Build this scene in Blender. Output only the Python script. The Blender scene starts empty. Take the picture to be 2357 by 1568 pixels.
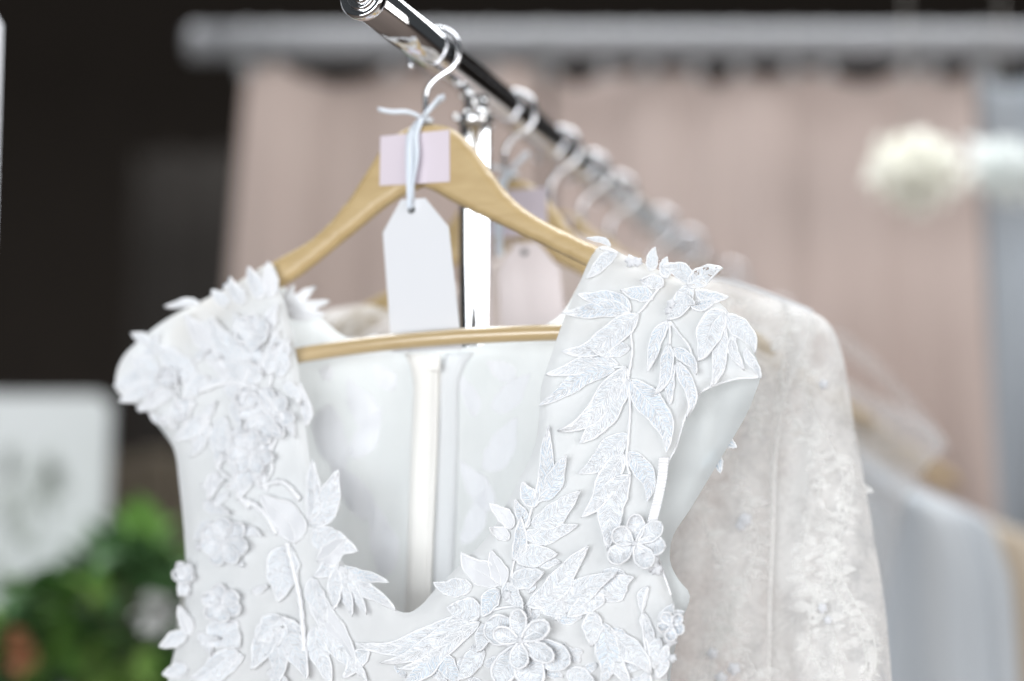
import bpy, bmesh, math, random
from mathutils import Vector, Matrix, noise
from mathutils.geometry import delaunay_2d_cdt

random.seed(7)
scene = bpy.context.scene
COL = scene.collection

# ------------------------------------------------------------------ camera
LENS = 70.0
W0, H0 = 2357.0, 1568.0                 # measuring grid used for all plan dimensions
FPX = W0 * LENS / 36.0
VP = (3000.0, 1680.0)                   # vanishing point of the rack's rail
PITCH = math.atan((VP[1] - H0 / 2) / FPX)
CAM = Vector((0, 0, 1.15))
FWD = Vector((0, math.cos(PITCH), math.sin(PITCH)))
UP = Vector((0, -math.sin(PITCH), math.cos(PITCH)))
RIGHT = Vector((1, 0, 0))
cam_d = bpy.data.cameras.new('camera')
cam = bpy.data.objects.new('camera', cam_d)
COL.objects.link(cam)
cam.location = CAM
cam.rotation_euler = (math.pi / 2 + PITCH, 0, 0)
cam_d.lens = LENS
cam_d.sensor_width = 36
cam_d.clip_end = 200
cam_d.dof.use_dof = True
cam_d.dof.focus_distance = 1.40
cam_d.dof.aperture_fstop = 1.45
scene.camera = cam

# ------------------------------------------------------------------ world, lamps, exposure
world = bpy.data.worlds.new('World')
scene.world = world
world.use_nodes = True
bg = world.node_tree.nodes['Background']
bg.inputs[0].default_value = (0.86, 0.93, 1.0, 1)
bg.inputs[1].default_value = 0.07

def area(name, loc, target, sx, sy, power, color):
    l = bpy.data.lights.new(name, 'AREA')
    l.shape = 'RECTANGLE'; l.size = sx; l.size_y = sy
    l.energy = power; l.color = color
    o = bpy.data.objects.new(name, l); COL.objects.link(o)
    o.location = loc
    o.rotation_euler = (Vector(target) - Vector(loc)).to_track_quat('-Z', 'Y').to_euler()
    return o
area('window_light', (2.3, -1.1, 1.30), (0.1, 1.5, 1.35), 3.0, 1.6, 68, (1.0, 0.985, 0.97))
area('left_fill_light', (-1.5, -1.9, 0.95), (-0.1, 1.6, 1.25), 3.0, 1.9, 165, (0.94, 0.975, 1.0))  # added soft fill from front left, brightens the left side and neck opening
area('rear_fill_light', (0.2, 2.3, 4.0), (0.1, 1.6, 1.2), 3.2, 2.6, 195, (0.95, 0.98, 1.0))  # added fill from above and behind, lights the back lining through the cloth

scene.view_settings.view_transform = 'Standard'
scene.view_settings.look = 'None'
scene.view_settings.exposure = -0.12
scene.view_settings.gamma = 1.0
scene.view_settings.use_curve_mapping = False
scene.render.engine = 'CYCLES'
scene.cycles.use_denoising = True
scene.cycles.max_bounces = 8
scene.cycles.diffuse_bounces = 4
scene.cycles.transparent_max_bounces = 24
scene.cycles.sample_clamp_indirect = 6

# ------------------------------------------------------------------ geometry helpers
def ray(u, v):
    return FWD + RIGHT * ((u - W0 / 2) / FPX) + UP * (-(v - H0 / 2) / FPX)
def P(u, v, d):
    return CAM + ray(u, v) * d
HOOKPX = (996.0, 116.0)
D1 = 1.53
HK = P(HOOKPX[0], HOOKPX[1], D1)        # where the first hanger crosses the rail axis
RD = ray(*VP); RD.z = 0; RD.normalize()  # direction of the rail, horizontal, away from the camera
ED = Vector((RD.y, -RD.x, 0))            # along a hanger, to the right
def plane_d(u, v, shift=0.0):
    r = ray(u, v)
    return RD.dot(HK + RD * shift - CAM) / RD.dot(r)
def rail_s(u):
    """distance along the rail from the first hanger to where the rail shows at u"""
    # solve u(HK + RD*s) = u
    k = (u - W0 / 2) / FPX
    a = HK - CAM
    return (k * a.dot(FWD) - a.dot(RIGHT)) / (RD.dot(RIGHT) - k * RD.dot(FWD))
def onp(u, v, off=0.0, shift=0.0):
    """point on the plane of a hanger, off metres in front of it"""
    return P(u, v, plane_d(u, v, shift)) - RD * off

def lerp_curve(pts, x):
    if x <= pts[0][0]: return pts[0][1]
    for (a, b), (c, d) in zip(pts, pts[1:]):
        if x <= c:
            t = (x - a) / (c - a)
            return b + (d - b) * t
    return pts[-1][1]
def sstep(a, b, x):
    t = max(0.0, min(1.0, (x - a) / (b - a)))
    return t * t * (3 - 2 * t)
def seg_dist(p, a, b):
    ab = b - a
    t = max(0, min(1, (p - a).dot(ab) / max(ab.length_squared, 1e-9)))
    return (p - (a + ab * t)).length
def poly_dist(p, poly):
    return min(seg_dist(p, poly[i], poly[(i + 1) % len(poly)]) for i in range(len(poly)))
def inside(p, poly):
    c = False; n = len(poly); j = n - 1
    for i in range(n):
        a, b = poly[i], poly[j]
        if (a.y > p.y) != (b.y > p.y) and p.x < (b.x - a.x) * (p.y - a.y) / (b.y - a.y) + a.x:
            c = not c
        j = i
    return c
def spline(pts, step, closed=False):
    """Catmull-Rom through pts, sampled about every step"""
    V = [Vector(p) for p in pts]
    n = len(V); out = []
    for i in range(n if closed else n - 1):
        if closed:
            p0, p1, p2, p3 = V[i - 1], V[i], V[(i + 1) % n], V[(i + 2) % n]
        else:
            p0, p1, p2, p3 = V[max(i - 1, 0)], V[i], V[i + 1], V[min(i + 2, n - 1)]
        k = max(1, int(round((p2 - p1).length / step)))
        for j in range(k):
            t = j / k
            out.append(0.5 * ((2 * p1) + (p2 - p0) * t + (2 * p0 - 5 * p1 + 4 * p2 - p3) * t * t + (3 * p1 - p0 - 3 * p2 + p3) * t ** 3))
    if not closed: out.append(V[-1].copy())
    return out
def triangulate(outline, step, smooth=True):
    b = spline(outline, step, True) if smooth else [Vector(p) for p in outline]
    if not smooth:
        bb = []
        for i in range(len(b)):
            a, c = b[i], b[(i + 1) % len(b)]
            k = max(1, int((c - a).length / step))
            bb += [a + (c - a) * (j / k) for j in range(k)]
        b = bb
    x0 = min(p.x for p in b); x1 = max(p.x for p in b); y0 = min(p.y for p in b); y1 = max(p.y for p in b)
    pts = list(b); dist = [0.0] * len(b)
    y = y0; row = 0
    while y < y1:
        x = x0 + (step / 2 if row % 2 else 0)
        while x < x1:
            p = Vector((x, y))
            if inside(p, b):
                d = poly_dist(p, b)
                if d > step * 0.5:
                    pts.append(p); dist.append(d)
            x += step
        y += step * 0.87; row += 1
    n = len(b)
    r = delaunay_2d_cdt(pts, [], [list(range(n))], 1, 1e-4)
    ov, of, orig = r[0], r[2], r[3]
    od = [dist[o[0]] if o else 0.0 for o in orig]
    return ov, od, of

def mesh_obj(name, verts, faces, mat, parent=None, smooth=True, uv=None, mats=None, midx=None):
    me = bpy.data.meshes.new(name)
    off = parent_world(parent)
    me.from_pydata([tuple(Vector(v) - off) for v in verts], [], faces)
    if smooth: me.polygons.foreach_set('use_smooth', [True] * len(me.polygons))
    for m in (mats or [mat]): me.materials.append(m)
    if midx: me.polygons.foreach_set('material_index', midx)
    if uv:
        l = me.uv_layers.new(name='UVMap')
        co = []
        for lp in me.loops: co += uv[lp.vertex_index]
        l.data.foreach_set('uv', co)
    me.update()
    o = bpy.data.objects.new(name, me); COL.objects.link(o)
    if parent: o.parent = parent
    return o
def parent_world(p):
    v = Vector((0, 0, 0))
    while p:
        v = v + p.location; p = p.parent
    return v
def tag(o, label, cat, group=None, kind=None):
    if label: o['label'] = label
    if cat: o['category'] = cat
    if group: o['group'] = group
    if kind: o['kind'] = kind
    return o
def thing(name, loc, label, cat, group=None):
    o = bpy.data.objects.new(name, None); COL.objects.link(o)
    o.location = loc; o.empty_display_size = 0.02
    return tag(o, label, cat, group)
def copy_tree(o, parent=None):
    c = o.copy(); COL.objects.link(c); c.parent = parent
    for ch in list(o.children): copy_tree(ch, c)
    return c

def tube_data(path, rad, sides=8, cap=True, closed=False):
    """rad: number or function of 0..1"""
    path = [Vector(p) for p in path]
    n = len(path); verts = []; faces = []
    t0 = (path[1] - path[0]).normalized()
    ref = Vector((0, 0, 1)) if abs(t0.z) < 0.9 else Vector((1, 0, 0))
    nrm = t0.cross(ref).normalized()
    for i, p in enumerate(path):
        if closed: t = path[(i + 1) % n] - path[i - 1]
        else: t = path[min(i + 1, n - 1)] - path[max(i - 1, 0)]
        if t.length < 1e-9: t = t0
        t = t.normalized()
        nrm = nrm - t * nrm.dot(t)
        if nrm.length < 1e-6: nrm = t.orthogonal()
        nrm.normalize(); bi = t.cross(nrm)
        r = rad(i / max(n - 1, 1)) if callable(rad) else rad
        for k in range(sides):
            a = 2 * math.pi * k / sides
            verts.append(p + nrm * (math.cos(a) * r) + bi * (math.sin(a) * r))
    for i in range(n if closed else n - 1):
        for k in range(sides):
            a = i * sides + k; b = i * sides + (k + 1) % sides
            c = ((i + 1) % n) * sides + (k + 1) % sides; d = ((i + 1) % n) * sides + k
            faces.append((a, b, c, d))
    if cap and not closed:
        faces.append(tuple(range(sides))[::-1])
        faces.append(tuple((n - 1) * sides + k for k in range(sides)))
    return verts, faces
def tube(name, path, rad, mat, parent, sides=8, closed=False):
    v, f = tube_data(path, rad, sides, True, closed)
    return mesh_obj(name, v, f, mat, parent)
def join_data(parts):
    V = []; F = []
    for v, f in parts:
        o = len(V); V += list(v); F += [tuple(i + o for i in q) for q in f]
    return V, F
def lathe_data(base, axis, prof, seg=32):
    axis = axis.normalized(); a = axis.orthogonal().normalized(); b = axis.cross(a)
    V = []; F = []
    for (h, r) in prof:
        for k in range(seg):
            t = 2 * math.pi * k / seg
            V.append(base + axis * h + a * (r * math.cos(t)) + b * (r * math.sin(t)))
    for i in range(len(prof) - 1):
        for k in range(seg):
            F.append((i * seg + k, i * seg + (k + 1) % seg, (i + 1) * seg + (k + 1) % seg, (i + 1) * seg + k))
    F.append(tuple(range(seg))[::-1]); F.append(tuple((len(prof) - 1) * seg + k for k in range(seg)))
    return V, F
def box_data(c, x, y, z):
    """x, y, z: half-extent vectors"""
    V = [c + x * a + y * b + z * d for a in (-1, 1) for b in (-1, 1) for d in (-1, 1)]
    F = [(0, 1, 3, 2), (4, 6, 7, 5), (0, 4, 5, 1), (2, 3, 7, 6), (0, 2, 6, 4), (1, 5, 7, 3)]
    return V, F
def bevel(o, w, seg=2):
    m = o.modifiers.new('bevel', 'BEVEL'); m.width = w; m.segments = seg; m.limit_method = 'ANGLE'
def solid(o, t):
    m = o.modifiers.new('solidify', 'SOLIDIFY'); m.thickness = t; m.offset = -1

# ------------------------------------------------------------------ materials
def lin(c):
    return tuple((x / 12.92 if x <= 0.04045 else ((x + 0.055) / 1.055) ** 2.4) for x in c)
def srgb(r, g, b): return lin((r / 255, g / 255, b / 255)) + (1,)
def new_mat(name):
    m = bpy.data.materials.new(name); m.use_nodes = True
    nt = m.node_tree
    return m, nt, nt.nodes['Principled BSDF']
def nd(nt, t, **kw):
    n = nt.nodes.new(t)
    for k, v in kw.items():
        if k in n.inputs.keys(): n.inputs[k].default_value = v
        else: setattr(n, k, v)
    return n
def fabric(name, col, col2, rough=0.7, trans=0.25, weave=900, bump=0.15, sheen=0.3, alpha=None, blotch=6, streak=1.0):
    m, nt, b = new_mat(name)
    L = nt.links
    tc = nd(nt, 'ShaderNodeTexCoord')
    n1 = nd(nt, 'ShaderNodeTexNoise', Scale=blotch, Detail=4.0)
    mpg = nd(nt, 'ShaderNodeMapping'); mpg.inputs['Scale'].default_value = (1, 1, streak)
    L.new(tc.outputs['Object'], mpg.inputs[0]); L.new(mpg.outputs[0], n1.inputs['Vector'])
    mix = nd(nt, 'ShaderNodeMix', data_type='RGBA')
    mix.inputs[6].default_value = col; mix.inputs[7].default_value = col2
    L.new(n1.outputs[0], mix.inputs[0])
    L.new(mix.outputs[2], b.inputs['Base Color'])
    b.inputs['Roughness'].default_value = rough
    b.inputs['Specular IOR Level'].default_value = 0.15
    b.inputs['Sheen Weight'].default_value = sheen
    n2 = nd(nt, 'ShaderNodeTexNoise', Scale=weave, Detail=2.0)
    L.new(tc.outputs['Object'], n2.inputs['Vector'])
    bp = nd(nt, 'ShaderNodeBump', Strength=bump, Distance=0.001)
    L.new(n2.outputs[0], bp.inputs['Height'])
    L.new(bp.outputs[0], b.inputs['Normal'])
    out = nt.nodes['Material Output']
    tr = nd(nt, 'ShaderNodeBsdfTranslucent')
    L.new(mix.outputs[2], tr.inputs[0])
    ms = nd(nt, 'ShaderNodeMixShader', Fac=trans)
    L.new(b.outputs[0], ms.inputs[1]); L.new(tr.outputs[0], ms.inputs[2])
    last = ms
    if alpha:
        lo, hi, sc, kind = alpha
        tp = nd(nt, 'ShaderNodeBsdfTransparent')
        v = nd(nt, 'ShaderNodeTexNoise', Scale=sc, Detail=5.0, Distortion=0.5, Roughness=0.65)
        L.new(tc.outputs['Object'], v.inputs['Vector'])
        cr = nd(nt, 'ShaderNodeMapRange')
        cr.inputs[1].default_value = 0.40; cr.inputs[2].default_value = 0.60
        cr.inputs[3].default_value = lo; cr.inputs[4].default_value = hi
        L.new(v.outputs[0], cr.inputs[0])
        m2 = nd(nt, 'ShaderNodeMixShader')
        L.new(cr.outputs[0], m2.inputs[0]); L.new(tp.outputs[0], m2.inputs[1]); L.new(ms.outputs[0], m2.inputs[2])
        last = m2
    L.new(last.outputs[0], out.inputs[0])
    return m
def plain(name, col, rough=0.5, metal=0.0, coat=0.0, bump=None, var=0.0):
    m, nt, b = new_mat(name)
    b.inputs['Base Color'].default_value = col
    b.inputs['Roughness'].default_value = rough
    b.inputs['Metallic'].default_value = metal
    b.inputs['Coat Weight'].default_value = coat
    b.inputs['Coat Roughness'].default_value = 0.06
    tc = nd(nt, 'ShaderNodeTexCoord')
    if var:
        n1 = nd(nt, 'ShaderNodeTexNoise', Scale=9.0, Detail=5.0)
        nt.links.new(tc.outputs['Object'], n1.inputs['Vector'])
        mix = nd(nt, 'ShaderNodeMix', data_type='RGBA')
        mix.inputs[6].default_value = tuple(c * (1 - var) for c in col[:3]) + (1,)
        mix.inputs[7].default_value = tuple(min(1, c * (1 + var)) for c in col[:3]) + (1,)
        nt.links.new(n1.outputs[0], mix.inputs[0]); nt.links.new(mix.outputs[2], b.inputs['Base Color'])
    if bump:
        n2 = nd(nt, 'ShaderNodeTexNoise', Scale=bump[0], Detail=3.0)
        nt.links.new(tc.outputs['Object'], n2.inputs['Vector'])
        bp = nd(nt, 'ShaderNodeBump', Strength=bump[1], Distance=0.001)
        nt.links.new(n2.outputs[0], bp.inputs['Height']); nt.links.new(bp.outputs[0], b.inputs['Normal'])
    return m
def embroidery(name, dark, light, freq=1500.0):
    """satin stitch rows fanning from the midrib; UV is in metres"""
    m, nt, b = new_mat(name); L = nt.links
    uv = nd(nt, 'ShaderNodeUVMap'); uv.uv_map = 'UVMap'
    sp = nd(nt, 'ShaderNodeSeparateXYZ'); L.new(uv.outputs[0], sp.inputs[0])
    ab = nd(nt, 'ShaderNodeMath', operation='ABSOLUTE'); L.new(sp.outputs[1], ab.inputs[0])
    ml = nd(nt, 'ShaderNodeMath', operation='MULTIPLY'); ml.inputs[1].default_value = -0.7; L.new(ab.outputs[0], ml.inputs[0])
    ad = nd(nt, 'ShaderNodeMath', operation='ADD'); L.new(sp.outputs[0], ad.inputs[0]); L.new(ml.outputs[0], ad.inputs[1])
    cx = nd(nt, 'ShaderNodeCombineXYZ')
    s1 = nd(nt, 'ShaderNodeMath', operation='MULTIPLY'); s1.inputs[1].default_value = freq; L.new(ad.outputs[0], s1.inputs[0])
    s2 = nd(nt, 'ShaderNodeMath', operation='MULTIPLY'); s2.inputs[1].default_value = freq * 0.28; L.new(ab.outputs[0], s2.inputs[0])
    L.new(s1.outputs[0], cx.inputs[0]); L.new(s2.outputs[0], cx.inputs[1])
    oi = nd(nt, 'ShaderNodeObjectInfo'); L.new(oi.outputs['Random'], cx.inputs[2])
    nz = nd(nt, 'ShaderNodeTexNoise', Scale=1.0, Detail=2.5, Roughness=0.7); L.new(cx.outputs[0], nz.inputs['Vector'])
    rp = nd(nt, 'ShaderNodeMapRange'); rp.inputs[1].default_value = 0.36; rp.inputs[2].default_value = 0.60
    L.new(nz.outputs[0], rp.inputs[0])
    mix = nd(nt, 'ShaderNodeMix', data_type='RGBA'); mix.inputs[6].default_value = dark; mix.inputs[7].default_value = light
    L.new(rp.outputs[0], mix.inputs[0]); L.new(mix.outputs[2], b.inputs['Base Color'])
    b.inputs['Roughness'].default_value = 0.42
    b.inputs['Sheen Weight'].default_value = 0.3
    bp = nd(nt, 'ShaderNodeBump', Strength=0.35, Distance=0.0008); L.new(rp.outputs[0], bp.inputs['Height'])
    L.new(bp.outputs[0], b.inputs['Normal'])
    return m
def wood(name, c1, c2, coat=0.3, rough=0.4):
    m, nt, b = new_mat(name); L = nt.links
    tc = nd(nt, 'ShaderNodeTexCoord')
    mp = nd(nt, 'ShaderNodeMapping'); mp.inputs['Scale'].default_value = (14, 60, 90)
    L.new(tc.outputs['Object'], mp.inputs[0])
    n = nd(nt, 'ShaderNodeTexNoise', Scale=1.0, Detail=5.0, Distortion=0.8); L.new(mp.outputs[0], n.inputs['Vector'])
    mix = nd(nt, 'ShaderNodeMix', data_type='RGBA'); mix.inputs[6].default_value = c1; mix.inputs[7].default_value = c2
    L.new(n.outputs[0], mix.inputs[0]); L.new(mix.outputs[2], b.inputs['Base Color'])
    b.inputs['Roughness'].default_value = rough
    b.inputs['Coat Weight'].default_value = coat; b.inputs['Coat Roughness'].default_value = 0.08
    return m

M = {}
M['tulle'] = fabric('satin_tulle', (0.855, 0.865, 0.875, 1), (0.885, 0.895, 0.905, 1), 0.8, 0.40, 1100, 0.10, 0.2)
M['lining'] = fabric('pale_lining', (0.76, 0.80, 0.805, 1), (0.88, 0.90, 0.905, 1), 0.85, 0.58, 700, 0.1, 0.2, blotch=16)
M['stitch'] = embroidery('stitched_thread', (0.64, 0.69, 0.745, 1), (0.82, 0.835, 0.86, 1))  # thread colour, with a bluish shadow tint put into the dark tone
M['stitch_blue'] = embroidery('silvery_thread', (0.52, 0.61, 0.70, 1), (0.77, 0.81, 0.86, 1))  # blue-silver thread, its dark tone deepened by the same painted shadow tint
M['cord'] = plain('white_cord', (0.86, 0.865, 0.885, 1), 0.5, bump=(1800, 0.6))
M['petal'] = fabric('organza_petal', (0.80, 0.81, 0.84, 1), (0.85, 0.855, 0.88, 1), 0.5, 0.25, 900, 0.25, 0.3)
M['zip'] = fabric('cream_tape', (0.89, 0.872, 0.835, 1), (0.91, 0.897, 0.87, 1), 0.7, 0.1, 1500, 0.3, 0.1)
M['rib'] = plain('ribbed_ribbon', (0.80, 0.80, 0.82, 1), 0.6)
M['wood'] = wood('hanger_maple', srgb(170, 144, 99), srgb(196, 172, 129), coat=0.1, rough=0.45)
M['bar_wood'] = wood('dowel_maple', srgb(174, 149, 106), srgb(198, 175, 136), coat=1.0, rough=0.3)
M['chrome'] = plain('chrome', (0.80, 0.80, 0.81, 1), 0.05, 1.0)
M['hookwire'] = plain('bright_wire', (0.88, 0.88, 0.91, 1), 0.24, 1.0)
M['label'] = plain('lilac_label_paper', srgb(208, 197, 206), 0.6, bump=(600, 0.05))
M['card'] = plain('white_card', srgb(214, 215, 219), 0.75, bump=(900, 0.08))
M['card_pink'] = plain('blush_card', srgb(233, 222, 222), 0.75, bump=(900, 0.08))
M['ribbon'] = plain('satin_ribbon', srgb(222, 229, 238), 0.35, bump=(900, 0.15))
M['eyelet'] = plain('dark_hole', (0.12, 0.12, 0.12, 1), 0.8)
M['lace'] = fabric('sheer_lace', (0.93, 0.915, 0.90, 1), (0.95, 0.945, 0.94, 1), 0.7, 0.5, 500, 0.2, 0.2, alpha=(0.34, 0.84, 32, 0))
M['vine'] = fabric('lace_motif', (0.92, 0.915, 0.90, 1), (0.94, 0.94, 0.93, 1), 0.7, 0.4, 500, 0.2, 0.2, alpha=(0.25, 0.75, 60, 0))
M['organza'] = fabric('sheer_organza', (0.76, 0.75, 0.75, 1), (0.82, 0.81, 0.81, 1), 0.6, 0.35, 500, 0.1, 0.2, alpha=(0.10, 0.22, 9, 0))
M['blush'] = fabric('blush_chiffon', (0.86, 0.76, 0.72, 1), (0.90, 0.82, 0.79, 1), 0.7, 0.2, 400, 0.1, 0.2)
M['greyblue'] = fabric('grey_blue_satin', srgb(170, 184, 198), srgb(214, 213, 212), 0.5, 0.1, 300, 0.1, 0.2, blotch=14, streak=0.06)
M['tan'] = fabric('tan_satin', srgb(190, 168, 136), srgb(202, 194, 186), 0.5, 0.1, 300, 0.1, 0.2, blotch=14, streak=0.06)
M['dusty'] = fabric('dusty_pink_cloth', srgb(166, 148, 141), srgb(184, 168, 160), 0.75, 0.05, 300, 0.1, 0.15, blotch=3.5)
M['dusty_pale'] = fabric('pale_pink_cloth', srgb(187, 168, 161), srgb(202, 186, 179), 0.75, 0.05, 300, 0.1, 0.15, blotch=3.5)
M['slate'] = fabric('pale_slate_cloth', srgb(164, 170, 178), srgb(184, 190, 196), 0.75, 0.05, 300, 0.1, 0.15, blotch=3.5)
M['charcoal'] = fabric('charcoal_cloth', (0.020, 0.017, 0.015, 1), (0.034, 0.030, 0.027, 1), 0.9, 0.0, 300, 0.1, 0.0)
M['greyrail'] = plain('grey_painted_steel', srgb(134, 134, 137), 0.5, 0.0, var=0.08)
M['ring'] = plain('pale_ring', srgb(150, 150, 151), 0.4, 0.0)
M['dark'] = plain('dark_wall_paint', (0.024, 0.0175, 0.0130, 1), 0.95, var=0.3)
M['floor'] = plain('grey_floor', (0.13, 0.10, 0.085, 1), 0.8, var=0.1)
M['board'] = plain('whitewashed_board', srgb(214, 216, 217), 0.8, var=0.05)
M['strokes'] = plain('faded_green_paint', srgb(188, 192, 188), 0.8)
M['taupe'] = wood('weathered_wood', srgb(92, 82, 66), srgb(124, 112, 98), coat=0.0, rough=0.8)
M['leaf_a'] = plain('leaf_green', (0.15, 0.31, 0.065, 1), 0.5, var=0.3)
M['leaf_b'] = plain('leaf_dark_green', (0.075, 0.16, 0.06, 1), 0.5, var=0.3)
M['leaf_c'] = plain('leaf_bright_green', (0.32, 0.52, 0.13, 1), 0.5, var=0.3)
M['stem'] = plain('bark', (0.06, 0.045, 0.03, 1), 0.9)
M['pot'] = plain('clay_pot', (0.12, 0.09, 0.07, 1), 0.8, var=0.2)
M['orange'] = plain('salmon_petal', srgb(178, 124, 92), 0.6, var=0.1)
M['whitefl'] = plain('white_petal', srgb(206, 206, 204), 0.6, var=0.05)
M['glow_cream'] = fabric('cream_glow_discs', (0.95, 0.94, 0.87, 1), (0.96, 0.955, 0.90, 1), 0.8, 0.5, 300, 0.0, 0.2)  # pale colour of the discs that imitate a blurred glow
M['glow_white'] = fabric('white_glow_discs', (0.90, 0.93, 0.92, 1), (0.94, 0.96, 0.95, 1), 0.8, 0.5, 300, 0.0, 0.2)
M['glow_cord'] = plain('pale_glow_cord', srgb(170, 165, 160), 0.5)

# ================================================================== SETTING
fl = mesh_obj('floor', [(-9, -4, 0), (9, -4, 0), (9, 7, 0), (-9, 7, 0)], [(0, 1, 2, 3)], M['floor'])
fl['kind'] = 'structure'
wl = mesh_obj('wall_back', *box_data(Vector((0, 6.05, 2.5)), Vector((9, 0, 0)), Vector((0, 0.05, 0)), Vector((0, 0, 2.5))), M['dark'], smooth=False)
wl['kind'] = 'structure'

# ================================================================== CLOTHES RACK
def rail_pt(s): return HK + RD * s
RR = 0.0148
s_near = rail_s(838)
s_far = 2.9
root = thing('clothes_rack', rail_pt(rail_s(1095)) * 1.0, 'polished chrome clothes rack with ringed end cap, carrying the row of gowns', 'clothes rack')
root.location.z = 0
tube('rail', [rail_pt(s_near + (s_far - s_near) * i / 20) for i in range(21)], RR, M['chrome'], root, 40)
cap_base = rail_pt(s_near)
prof = [(-0.004, RR), (0.0, RR + 0.0006), (0.004, RR + 0.0006), (0.0055, RR - 0.0008), (0.0055, RR * 0.80), (0.0046, RR * 0.76), (0.0046, RR * 0.70),
        (0.0066, RR * 0.64), (0.0066, RR * 0.54), (0.0052, RR * 0.50), (0.0052, RR * 0.42), (0.0072, RR * 0.34), (0.0072, RR * 0.22), (0.006, RR * 0.17), (0.0066, RR * 0.05)]
prof = [(h, q * 1.14) for h, q in prof]
cap = mesh_obj('end_cap', *lathe_data(cap_base, -RD, prof, 48), M['chrome'], root)
bevel(cap, 0.0004, 2)
def post(s):
    p = rail_pt(s)
    top = p.z - RR - 0.019
    tube('post', [Vector((p.x, p.y, z)) for z in (0.05, 0.5, 1.0, top)], 0.0128, M['chrome'], root, 40)
    base = Vector((p.x, p.y, 0))
    mesh_obj('collar', *lathe_data(Vector((p.x, p.y, top - 0.002)), Vector((0, 0, 1)), [(0, 0.0128), (0.001, 0.0142), (0.008, 0.0142), (0.010, 0.011), (0.015, 0.009), (0.024, 0.010)], 32), M['chrome'], root)
    for (du, dz) in ((-0.013, 0.004), (0.012, 0.005), (0.003, 0.016), (-0.008, 0.022)):
        c = Vector((p.x, p.y, top + dz)) + ED * du - RD * 0.009
        mesh_obj('bolt', *lathe_data(c, -RD + Vector((0.3, 0, 0.2)), [(0, 0.0032), (0.0018, 0.0030), (0.003, 0.0018), (0.0034, 0.0004)], 12), M['chrome'], root)
    mesh_obj('foot_bar', *join_data([tube_data([base + ED * (-0.3 + 0.6 * i / 6) + Vector((0, 0, 0.05)) for i in range(7)], 0.0125, 16)]), M['chrome'], root)
    for sx in (-0.29, 0.29):
        mesh_obj('wheel', *lathe_data(base + ED * sx - RD * 0.01 + Vector((0, 0, 0.021)), RD, [(0, 0.012), (0.002, 0.021), (0.018, 0.021), (0.02, 0.012)], 20), M['eyelet'], root)
post(rail_s(1095))
post(2.7)
s0 = rail_s(1095)
tube('lower_bar', [rail_pt(s0 + (2.7 - s0) * i / 4) * 1.0 - Vector((0, 0, HK.z - 0.18)) for i in range(5)], 0.010, M['chrome'], root, 20)

# ================================================================== HANGERS
def inflate(outline, half, R, step, shift=0.0, off=0.0, smooth=True, ret_plane=None):
    ov, od, of = triangulate(outline, step, smooth)
    V = []; F = []
    n = len(ov)
    for sgn in (1, -1):
        for p, d in zip(ov, od):
            k = min(1.0, d / R)
            h = half * math.sqrt(max(0, 1 - (1 - k) ** 2)) * sgn
            V.append(onp(p.x, p.y, off + h, shift))
    for f in of:
        F.append(tuple(f)); F.append(tuple(i + n for i in reversed(f)))
    # weld the two rims (rim points coincide)
    bm = bmesh.new()
    bv = [bm.verts.new(v) for v in V]
    for f in F:
        try: bm.faces.new([bv[i] for i in f])
        except ValueError: pass
    bmesh.ops.remove_doubles(bm, verts=bm.verts, dist=1e-6)
    bmesh.ops.recalc_face_normals(bm, faces=bm.faces)
    bm.verts.index_update()
    V = [v.co.copy() for v in bm.verts]; F = [tuple(v.index for v in f.verts) for f in bm.faces]
    bm.free()
    return V, F

HANGER = [(402, 800), (424, 765), (520, 680), (625, 606), (720, 550), (790, 478), (842, 400), (887, 335), (925, 302), (960, 289), (1000, 286), (1040, 296), (1072, 320), (1108, 364),
          (1172, 448), (1242, 503), (1375, 568), (1500, 622), (1615, 672), (1652, 705), (1648, 735), (1615, 733), (1500, 682), (1365, 621), (1200, 541), (1060, 474), (990, 436), (962, 437), (900, 470),
          (800, 550), (700, 630), (645, 665), (540, 745), (446, 818), (415, 824)]
def circ(c, r, a0, a1, n, xdir, ydir):
    return [c + xdir * (r * math.cos(a0 + (a1 - a0) * i / n)) + ydir * (r * math.sin(a0 + (a1 - a0) * i / n)) for i in range(n + 1)]
ZU = Vector((0, 0, 1))
def make_hanger(label):
    t = thing('clothes_hanger', HK.copy(), label, 'hanger', 'wooden hangers on the chrome rail')
    mesh_obj('shoulders', *inflate(HANGER, 0.0065, 15, 11), M['wood'], t)
    bar = spline([(610, 834), (700, 816), (850, 794), (1000, 779), (1150, 770), (1300, 765), (1440, 764)], 30)
    tube('crossbar', [onp(p.x, p.y) for p in bar], 0.0062, M['bar_wood'], t, 24)
    rw = 0.0022
    rl = RR + rw + 0.0036
    ctr = HK - ZU * 0.0036 + ED * 0.0015
    pts = circ(ctr, rl, math.radians(205), math.radians(-28), 26, ED, ZU)
    e = pts[-1]
    stem = onp(980, 218); bot = onp(981, 300)
    a1 = onp(1004, 182); a2 = onp(986, 203)
    pts = pts + [Vector(p) for p in spline([e, e + (a1 - e) * 0.45 + ED * 0.0025, a1, a2, stem, onp(980, 255), bot], 0.004)][1:]
    tube('hook', pts, rw, M['hookwire'], t, 14)
    lab = [(885, 320), (1043, 305), (1044, 424), (883, 433)]
    V = [onp(u, v, 0.0068) for u, v in lab] + [onp(u, v, 0.0074) for u, v in lab]
    mesh_obj('label', V, [(0, 1, 2, 3)[::-1], (4, 5, 6, 7), (0, 4, 5, 1)[::-1], (1, 5, 6, 2)[::-1], (2, 6, 7, 3)[::-1], (3, 7, 4, 0)[::-1]], M['label'], t, smooth=False)
    return t
h1 = make_hanger('varnished wooden hanger at the front with lilac label, holding the leafy white dress')
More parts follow.
